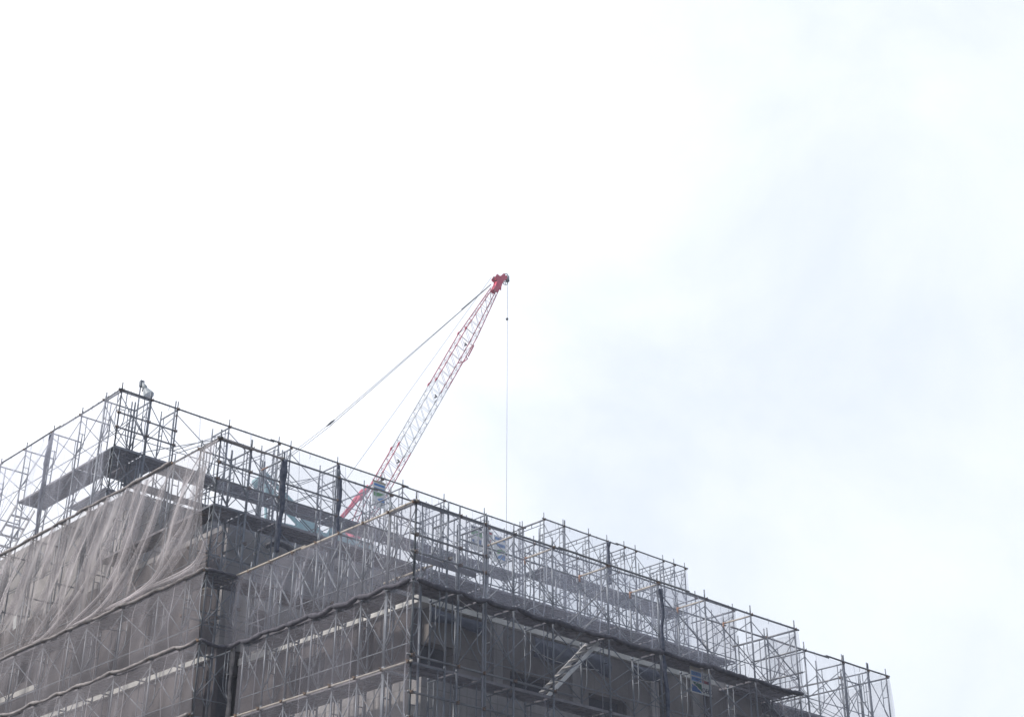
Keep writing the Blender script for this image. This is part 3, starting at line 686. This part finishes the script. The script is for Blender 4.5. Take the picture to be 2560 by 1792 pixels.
for i, p in enumerate(PL):
    sp = smooth(p); K_ = len(sp) - 1
    for j, (dy, r0) in enumerate(((0.0, 0.075), (0.05, 0.042), (0.16, 0.022), (-0.10, 0.018))):
        if j >= 2 and hsh(i, 20 + j) < 0.35: continue
        pts = []; rs = []
        for q_ in range(K_ + 1):
            f = q_ / K_; y, z = sp[q_]
            off_ = 0.10 + 0.05 * n1(f * 4, i * 3 + j)
            pts.append((17.8 - off_, y + dy * (0.3 + 1.8 * f * (1 - f)) + 0.03 * (n1(f * 6, i + j * 5) - 0.5), z))
            rs.append(r0 * (0.35 + 1.3 * math.sin(PI * min(1, 0.12 + f * 0.85)) * (0.6 + 0.5 * n1(f * 5, i * 7 + j))))
        MB().path(pts, rs, 8, False).build('pleat', 'net_drape', DR, True)

# ------------------------------------------------------------------ loose sheets and hose
def sheet(name, label, cat, q, s0, s1, z0, z1, mat, amp, seed, off):
    o = net_sheet(q, s0, s1, z0, z1, amp=amp, folds=1.0, ds=0.06, dz=0.06, seed=seed, off=off,
                  zbot=lambda s: 0.16 * n1(s * 1.6, seed), ztop=lambda s: -0.06 * n1(s * 2.1, seed + 1)).build(name, mat, None, True)
    sol = o.modifiers.new('thickness', 'SOLIDIFY'); sol.thickness = 0.004
    return tag(o, label, cat)
sheet('blue_tarp', 'dark blue tarp under the pale band beside the near corner', 'tarp', qR3, 20.0, 21.6, 11.30, 11.72, 'tarp', 0.08, 3, 1.10)
sheet('blue_tarp', 'long dark blue tarp hanging under the pale band left of the aluminium stair', 'tarp', qR3, 23.1, 25.6, 11.15, 11.72, 'tarp', 0.10, 5, 1.10)
sheet('blue_tarp', 'small pale-wired blue tarp between the stair and the hanging banner', 'tarp', qR3, 26.4, 27.4, 11.35, 11.72, 'tarp', 0.08, 9, 1.10)
o = MB().path([(20.15, 30.75, 14.95), (20.3, 30.7, 15.05), (20.53, 30.68, 15.10), (20.75, 30.68, 15.07), (20.95, 30.7, 14.98), (21.15, 30.72, 14.92), (21.7, 30.75, 14.88), (22.6, 30.78, 14.9)], [0.07, 0.075, 0.08, 0.075, 0.085, 0.10, 0.10, 0.09], 10).build('black_hose', 'black', None, True)
tag(o, 'fat black hose lying on the wall top behind the middle run', 'hose')
# loose wires
for i, (a, b, sg) in enumerate((((19.95, 22.9, 11.62), (21.3, 22.9, 11.5), 0.16), ((23.0, 23.85, 11.35), (25.2, 23.85, 11.3), 0.12), ((26.3, 23.8, 11.4), (27.4, 23.8, 11.5), 0.14))):
    pts = [Vector(a).lerp(Vector(b), t / 14) + Vector((0, 0, -sg * 4 * (t / 14) * (1 - t / 14) + 0.03 * (hsh(t, i) - 0.5))) for t in range(15)]
    o = MB().path(pts, 0.007, 5).build('hanging_wire', 'alu')
    tag(o, ('pale wire sagging under the first deck by the near corner', 'pale wire sagging across the long blue tarp', 'pale wire sagging beside the small blue tarp')[i], 'wire')

o = MB().prism([(17.60, 39.45, 14.50), (17.60, 39.27, 14.53), (17.61, 39.22, 14.13), (17.61, 39.40, 14.10)], (0.006, 0, 0)).build('cloth_scrap', 's_white'); tag(o, 'small white scrap of cloth caught on the net near the left edge', 'cloth')
# ------------------------------------------------------------------ printed banners (text mirrored where seen from behind)
def txt(body, size, loc, mat, parent, mirror=False):
    c = bpy.data.curves.new('lettering', 'FONT'); c.body = body; c.size = size; c.extrude = 0.002
    c.align_x = 'CENTER'; c.align_y = 'CENTER'
    tmp = bpy.data.objects.new('lettering', c); COL.objects.link(tmp)
    bpy.context.view_layer.update()
    dg = bpy.context.evaluated_depsgraph_get()
    me = bpy.data.meshes.new_from_object(tmp.evaluated_get(dg))
    bpy.data.objects.remove(tmp)
    me.materials.clear(); me.materials.append(M[mat])
    o = link('lettering', me, parent)
    o.location = loc; o.rotation_euler = (PI / 2, 0, 0)
    if mirror: o.scale = (-1, 1, 1)
    return o
def banner(label, x0, x1, y, z0, z1, prints, base='s_white', tilt=0.0):
    t = thing('printed_banner', label, 'banner', 'printed banners tied to the scaffold')
    ww = x1 - x0; hh = z1 - z0
    P = lambda u, v: (x0 + ww * u, y, z0 + hh * v)
    MB().prism([P(0, 0), P(1, 0), P(1, 1), P(0, 1)], (0, 0.008, 0)).build('cloth', base, t)
    for (mat, pts) in prints:
        MB().prism([(x0 + ww * u, y - 0.004, z0 + hh * v) for u, v in pts], (0, 0.003, 0)).build('print', mat, t)
    for u in (0.02, 0.98):
        for v in (0.02, 0.98):
            a = P(u, v); MB().tube(a, (a[0] + (u - 0.5) * 0.12, y, a[2] + (v - 0.5) * 0.10), 0.005, 5).build('tie', 'black', t)
    return t, P
R_ = lambda u0, v0, u1, v1: [(u0, v0), (u1, v0), (u1, v1), (u0, v1)]
wave_b = [(0.05, 0.04), (0.52, 0.04), (0.44, 0.13), (0.34, 0.17), (0.28, 0.24), (0.18, 0.27), (0.05, 0.30)]
wave_g = [(0.20, 0.30), (0.30, 0.27), (0.38, 0.20), (0.48, 0.16), (0.50, 0.10), (0.52, 0.12), (0.52, 0.38), (0.10, 0.42)]
t, P_ = banner('printed banner with mirrored 0530 and green wave under the black roll', 27.46, 28.24, 22.93, 11.02, 11.66,
    [('s_cream', R_(0, 0.86, 1, 1.0)), ('s_lblue', R_(0.05, 0.66, 0.52, 0.82)), ('s_lblue', R_(0.05, 0.45, 0.52, 0.61)), ('s_dgreen', wave_g), ('s_blue', wave_b), ('s_red', R_(0.56, 0.45, 0.97, 0.56))])
def small_text_rows(t, P, rows, mirror=False):
    for (u, v, body, size, mat) in rows:
        a = P(u, v); txt(body, size, (a[0], a[1] - 0.008, a[2]), mat, t, mirror)
small_text_rows(t, P_, [(0.28, 0.74, 'H BE ES', 0.085, 's_blue'), (0.28, 0.53, 'EHBM HI', 0.085, 's_blue'), (0.76, 0.68, 'TI  EO', 0.11, 's_ink'), (0.76, 0.50, 'IMB HE', 0.10, 's_ink'), (0.77, 0.16, '053O', 0.17, 's_ink')], True)
t, P_ = banner('white banner with blue strips and green wave near the crane boom foot', 26.98, 27.50, 35.30, 19.30, 20.18,
    [('s_cream', R_(0, 0.93, 1, 1)), ('s_lblue', R_(0.08, 0.80, 0.92, 0.89)), ('s_lblue', R_(0.08, 0.66, 0.92, 0.74)), ('s_green', [(0.08, 0.56), (0.9, 0.55), (0.6, 0.44), (0.25, 0.38), (0.08, 0.42)]), ('s_lblue', [(0.35, 0.30), (0.6, 0.36), (0.95, 0.42), (0.95, 0.22), (0.6, 0.22)]), ('s_ink', R_(0.06, 0.19, 0.94, 0.205))])
small_text_rows(t, P_, [(0.3, 0.10, 'O', 0.15, 's_ink'), (0.72, 0.10, 'P', 0.15, 's_ink')], False)
t, P_ = banner('banner with a green strip above blue triangles, leftmost of three together', 31.20, 31.74, 35.30, 18.90, 19.78,
    [('s_ink', R_(0.05, 0.86, 0.95, 0.95)), ('s_green', [(0.05, 0.62), (0.95, 0.58), (0.95, 0.78), (0.05, 0.82)]), ('s_blue', [(0.1, 0.40), (0.3, 0.44), (0.42, 0.22), (0.28, 0.24)]), ('s_blue', [(0.62, 0.46), (0.92, 0.48), (0.88, 0.22), (0.78, 0.22)]), ('s_orange', R_(0.04, 0.44, 0.12, 0.54))])
t, P_ = banner('banner with red numerals, middle of three together', 31.76, 32.22, 35.30, 18.85, 19.75,
    [('s_red', R_(0.12, 0.86, 0.88, 0.96)), ('s_green', R_(0.12, 0.80, 0.88, 0.825)), ('s_green', R_(0.12, 0.30, 0.88, 0.325)), ('s_ink', R_(0.12, 0.08, 0.88, 0.20))])
small_text_rows(t, P_, [(0.5, 0.55, '304', 0.24, 's_red')], True)
t, P_ = banner('banner with blue lettering over green and blue waves, rightmost of three together', 32.26, 32.84, 35.30, 18.72, 19.68,
    [('s_lblue', R_(0.08, 0.84, 0.9, 0.94)), ('s_lblue', R_(0.25, 0.60, 0.9, 0.72)), ('s_green', [(0.3, 0.48), (0.6, 0.52), (0.92, 0.50), (0.92, 0.40), (0.6, 0.38), (0.3, 0.32)]), ('s_lblue', [(0.3, 0.16), (0.92, 0.14), (0.92, 0.34), (0.6, 0.32), (0.35, 0.24)])])
small_text_rows(t, P_, [(0.55, 0.89, 'HES B', 0.10, 's_blue'), (0.58, 0.66, 'EH I', 0.12, 's_blue')], True)

# ------------------------------------------------------------------ floodlight on its pole
fl = thing('floodlight', 'grey bell-shaped floodlight on a tall pole above the top left corner', 'floodlight')
MB().tube((18.93, 36.30, Z(5) - 0.2), (18.93, 36.30, 21.34), 0.024).build('pole', 'steel', fl, True)
axis = Vector((0.146, -0.137, -0.34)).normalized()
c0 = Vector((18.97, 36.28, 21.24))
MB().path([c0 - axis * 0.02, c0 + axis * 0.08, c0 + axis * 0.11, c0 + axis * 0.20, c0 + axis * 0.23, c0 + axis * 0.27, c0 + axis * 0.38, c0 + axis * 0.46, c0 + axis * 0.475], [0.045, 0.06, 0.075, 0.075, 0.065, 0.095, 0.14, 0.165, 0.168], 20).build('housing', 'lamp', fl, True)
MB().path([c0 + axis * 0.476, c0 + axis * 0.50, c0 + axis * 0.53], [0.16, 0.155, 0.12], 20).build('lens', 'lens', fl, True)
MB().path([c0 + Vector((0, 0, 0.05)), c0 + Vector((-0.02, 0, 0.0)), c0 + Vector((-0.03, 0, -0.09)), c0 + Vector((0.05, 0.02, -0.12)), c0 + Vector((0.03, 0, -0.26))], 0.016, 6).build('cable', 'black', fl, True)
MB().box((18.90, 36.25, 21.12), (19.02, 36.35, 21.32)).build('clamp', 'steel', fl)

# ------------------------------------------------------------------ crane beyond the building
cr = thing('luffing_crane', 'red and white lattice boom crane rising behind the scaffolding with teal frame', 'crane')
B0 = Vector((65.651, 88.261, 0)); hv = Vector((0.99135, -0.13125, 0)); wv = Vector((0.13125, 0.99135, 0))
def C(a, z, o=0.0): return B0 + hv * a + wv * o + Vector((0, 0, z))
foot = (0.0, 42.74); tip = (13.37, 69.62)
du = Vector((tip[0] - foot[0], tip[1] - foot[1])); LB = du.length; du.normalize(); dn = Vector((du.y, -du.x))
def BP(l, e, o): return C(foot[0] + du.x * l + dn.x * e, foot[1] + du.y * l + dn.y * e, o)
def half(l):
    if l < 3.2: return 0.26 + 0.38 * l / 3.2, 0.58
    if l > LB - 6.4: return 0.64 - 0.35 * (l - (LB - 6.4)) / 6.4, 0.60 - 0.30 * (l - (LB - 6.4)) / 6.4
    return 0.64, 0.60
secs = [(0.0, 9.3, 'maroon'), (9.3, 17.0, 'white'), (17.0, 23.6, 'maroon'), (23.6, LB, 'maroon')]
for (a, b, mt) in secs:
    sec = None
    m = MB(); n = max(2, round((b - a) / 1.08)); st = [a + (b - a) * i / n for i in range(n + 1)]
    for se in (-1, 1):
        for so_ in (-1, 1):
            m.path([BP(l, se * half(l)[0], so_ * half(l)[1]) for l in st], 0.042, 6)
    sec = m.build('boom_section', mt, cr, True)
    lm = MB()
    for i in range(n + 1):
        l = st[i]; e, o = half(l)
        for se in (-1, 1): lm.tube(BP(l, se * e, -o), BP(l, se * e, o), 0.017, 5)
        for so_ in (-1, 1): lm.tube(BP(l, -e, so_ * o), BP(l, e, so_ * o), 0.017, 5)
        if i < n:
            l2 = st[i + 1]; e2, o2 = half(l2)
            for se in (-1, 1): lm.tube(BP(l, se * e, -o * (1 if i % 2 else -1)), BP(l2, se * e2, o2 * (1 if i % 2 else -1)), 0.017, 5)
            for so_ in (-1, 1): lm.tube(BP(l, e, so_ * o), BP(l2, -e2, so_ * o2), 0.017, 5); 
    lm.build('lacing', 'lace' if mt == 'maroon' else mt, sec, True)
for l in (9.3, 17.0, 23.6):                                          # section joints and rope guides
    for so_ in (-1, 1):
        m = MB(); m.path([BP(l - 0.22, -0.66, so_ * 0.6), BP(l, -0.72, so_ * 0.6), BP(l + 0.2, -0.66, so_ * 0.6)], 0.05, 6); m.build('joint_lug', 'red', cr)
    m = MB(); m.path([BP(l - 1.3, 0.15, -0.2), BP(l - 1.0, 0.3, -0.1), BP(l - 0.8, 0.15, 0.1)], 0.07, 6); m.build('rope_guide', 'black', cr)
m = MB(); m.path([BP(21.1, 0.68, -0.6), BP(21.3, 0.95, -0.3), BP(21.2, 0.95, 0.3), BP(21.0, 0.68, 0.6)], 0.05, 6).tube(BP(21.3, 0.8, -0.6), BP(22.7, 0.75, -0.6), 0.055, 6); m.build('rope_guide', 'red', cr)
# head: side cheeks, sheaves and weight
hd = link('boom_head', None, cr) if False else None
head_pts = [(13.41, 71.07), (13.79, 70.94), (14.09, 71.33), (14.26, 71.44), (14.34, 71.21), (14.51, 71.31), (14.57, 71.09), (14.47, 70.87), (14.17, 70.55), (14.02, 70.26), (13.9, 69.86), (13.87, 69.5), (13.72, 69.52), (13.4, 69.2), (13.03, 69.33), (13.22, 69.7), (13.39, 70.16), (13.46, 70.43), (13.26, 70.5), (13.16, 70.63)]
m = MB()
for o in (-0.30, 0.24):
    m.prism([C(a, z, o) for a, z in head_pts], wv * 0.06)
m.prism([C(a, z, -0.23) for a, z in [(13.2, 69.5), (13.85, 69.7), (14.1, 70.6), (14.0, 71.0), (13.6, 70.6)]], wv * 0.46)
head = m.build('boom_head', 'red', cr)
def ring(c, r, o, nm, mt, par, th=0.035, spokes=5):
    m = MB(); k = 20
    pts = [C(c[0] + r * math.cos(2 * PI * i / k), c[1] + r * math.sin(2 * PI * i / k), o) for i in range(k + 1)]
    m.path(pts, th, 6, False)
    for i in range(spokes):
        a = 2 * PI * i / spokes; m.tube(C(c[0], c[1], o), C(c[0] + r * math.cos(a), c[1] + r * math.sin(a), o), th * 0.7, 5)
    return m.build(nm, mt, par, True)
ring((14.47, 70.72), 0.31, -0.05, 'sheave', 'black', head)
ring((13.36, 70.62), 0.20, -0.05, 'sheave', 'black', head, 0.045, 0)
MB().path([C(14.25, 71.15), C(14.60, 71.66), C(14.80, 71.62), C(14.84, 71.45)], 0.04, 6).build('arm', 'black', head, True)
MB().path([C(14.79, 71.50), C(14.79, 71.42), C(14.80, 71.0)], [0.10, 0.16, 0.165], 12).build('weight', 'lamp', head, True)
MB().path([C(14.80, 70.99), C(14.80, 70.90)], 0.175, 12).build('weight_foot', 'black', head, True)
MB().tube(C(14.80, 70.86), C(14.80, 38.0), 0.019, 6).build('hoist_rope', 'rope', cr, True)
MB().path([C(14.80, 67.05), C(14.78, 66.98), C(14.74, 66.86), C(14.72, 66.80)], [0.05, 0.11, 0.12, 0.05], 10).build('rope_stop', 'black', cr, True)
# pendants, luffing ropes
for o in (0.0, 0.24):
    MB().tube(C(12.9, 69.85), C(-2.54, 51.76 - o), 0.026, 5).build('pendant_rope', 'rope', cr, True)
    MB().tube(C(-2.54, 51.76 - o), C(-8.2, 45.7 - o), 0.024, 5).build('pendant_rope', 'rope', cr, True)
MB().tube(C(12.95, 69.95, 0), C(9.8, 66.3, 0), 0.05, 6).build('pendant_bar', 'rope', cr, True)
MB().path([C(-2.15, 52.2), C(-2.4, 51.93), C(-2.6, 51.70), C(-2.9, 51.37)], [0.03, 0.085, 0.085, 0.03], 8).build('link_block', 'black', cr, True)
MB().tube(C(13.1, 70.8, 0.2), C(-0.95, 46.99, 0.2), 0.021, 5).build('luffing_rope', 'rope', cr, True)
# backstops
for i, o in enumerate((-0.45, 0.45)):
    m = MB(); a = (1.42, 47.5); b = (-1.05 , 44.0)
    L_ = lambda t: C(a[0] + (b[0] - a[0]) * t, a[1] + (b[1] - a[1]) * t, o)
    m.path([L_(0), L_(0.12), L_(0.16), L_(0.48), L_(0.54), L_(1.2)], [0.09, 0.09, 0.21, 0.21, 0.10, 0.10], 8)
    m.build('backstop', 'red', cr, True)
# teal A-frame, winch deck
def bm(a, b, o, wd=0.32, name='frame_beam'): return MB().beam(C(a[0], a[1], o), C(b[0], b[1], o), wd, wd * 0.8).build(name, 'teal', cr)
for o in (-0.7, 0.7):
    bm((-8.2, 45.75), (-3.0, 42.0), o, 0.30); bm((-8.1, 45.3), (-7.75, 41.6), o, 0.20); bm((-8.3, 45.2), (-6.9, 44.0), o, 0.22)
MB().tube(C(-8.2, 45.5, -0.9), C(-8.2, 45.5, 0.9), 0.30, 10).build('frame_top', 'teal', cr, True)
for a, o in ((-4.5, -0.9), (-4.2, 0.9), (-1.9, -0.9)):
    MB().prism([C(a - 0.9, 41.9, o), C(a + 1.3, 41.9, o), C(a + 0.3, 42.9, o), C(a - 0.1, 43.15, o), C(a - 0.45, 42.8, o)], wv * 0.08).build('winch_bracket', 'teal', cr)
bm((-3.0, 43.6), (-1.4, 42.7), -0.9, 0.22)
MB().prism([C(-8.6, 41.9, -1.4), C(1.2, 41.9, -1.4), C(1.2, 41.9, 1.4), C(-8.6, 41.9, 1.4)], (0, 0, -0.45)).build('machine_deck', 'teal', cr)
MB().prism([C(-8.4, 41.4, -1.5), C(-6.6, 41.4, -1.5), C(-6.6, 41.4, 1.5), C(-8.4, 41.4, 1.5)], (0, 0, -1.6)).build('counterweight', 'lamp', cr)
MB().prism([C(-0.35, 42.4, -0.75), C(0.35, 42.4, -0.75), C(0.5, 43.3, -0.75), C(-0.2, 43.3, -0.75)], wv * 1.5).build('boom_foot', 'red', cr)
m = MB()
for a in (-3.4, -1.4):
    for o in (-1.0, 1.0): m.tube(C(a, 0.0, o), C(a, 41.4, o), 0.11, 6)
zz = 0.0
while zz < 40:
    for o in (-1.0, 1.0): m.tube(C(-3.4, zz, o), C(-1.4, zz + 2, o), 0.045, 5).tube(C(-1.4, zz + 2, o), C(-3.4, zz + 4, o), 0.045, 5) if zz < 37 else None
    for a in (-3.4, -1.4): m.tube(C(a, zz, -1), C(a, zz + 2, 1), 0.045, 5)
    zz += 4
m.build('mast', 'teal', cr, True)

# ------------------------------------------------------------------ thin bright haze round everything
hz = MB().box((-60, -60, -1.0), (170, 170, 75.0)).build('haze', 'dark'); tag(hz, None, None, kind='stuff')
hm = bpy.data.materials.new('haze'); hm.use_nodes = True; t_ = hm.node_tree; t_.nodes.clear()
o_ = t_.nodes.new('ShaderNodeOutputMaterial'); v_ = t_.nodes.new('ShaderNodeVolumePrincipled')
v_.inputs['Color'].default_value = (0.74, 0.84, 1.0, 1); v_.inputs['Density'].default_value = 0.0008; v_.inputs['Anisotropy'].default_value = 0.0
t_.links.new(v_.outputs[0], o_.inputs['Volume'])
hz.data.materials.clear(); hz.data.materials.append(hm)
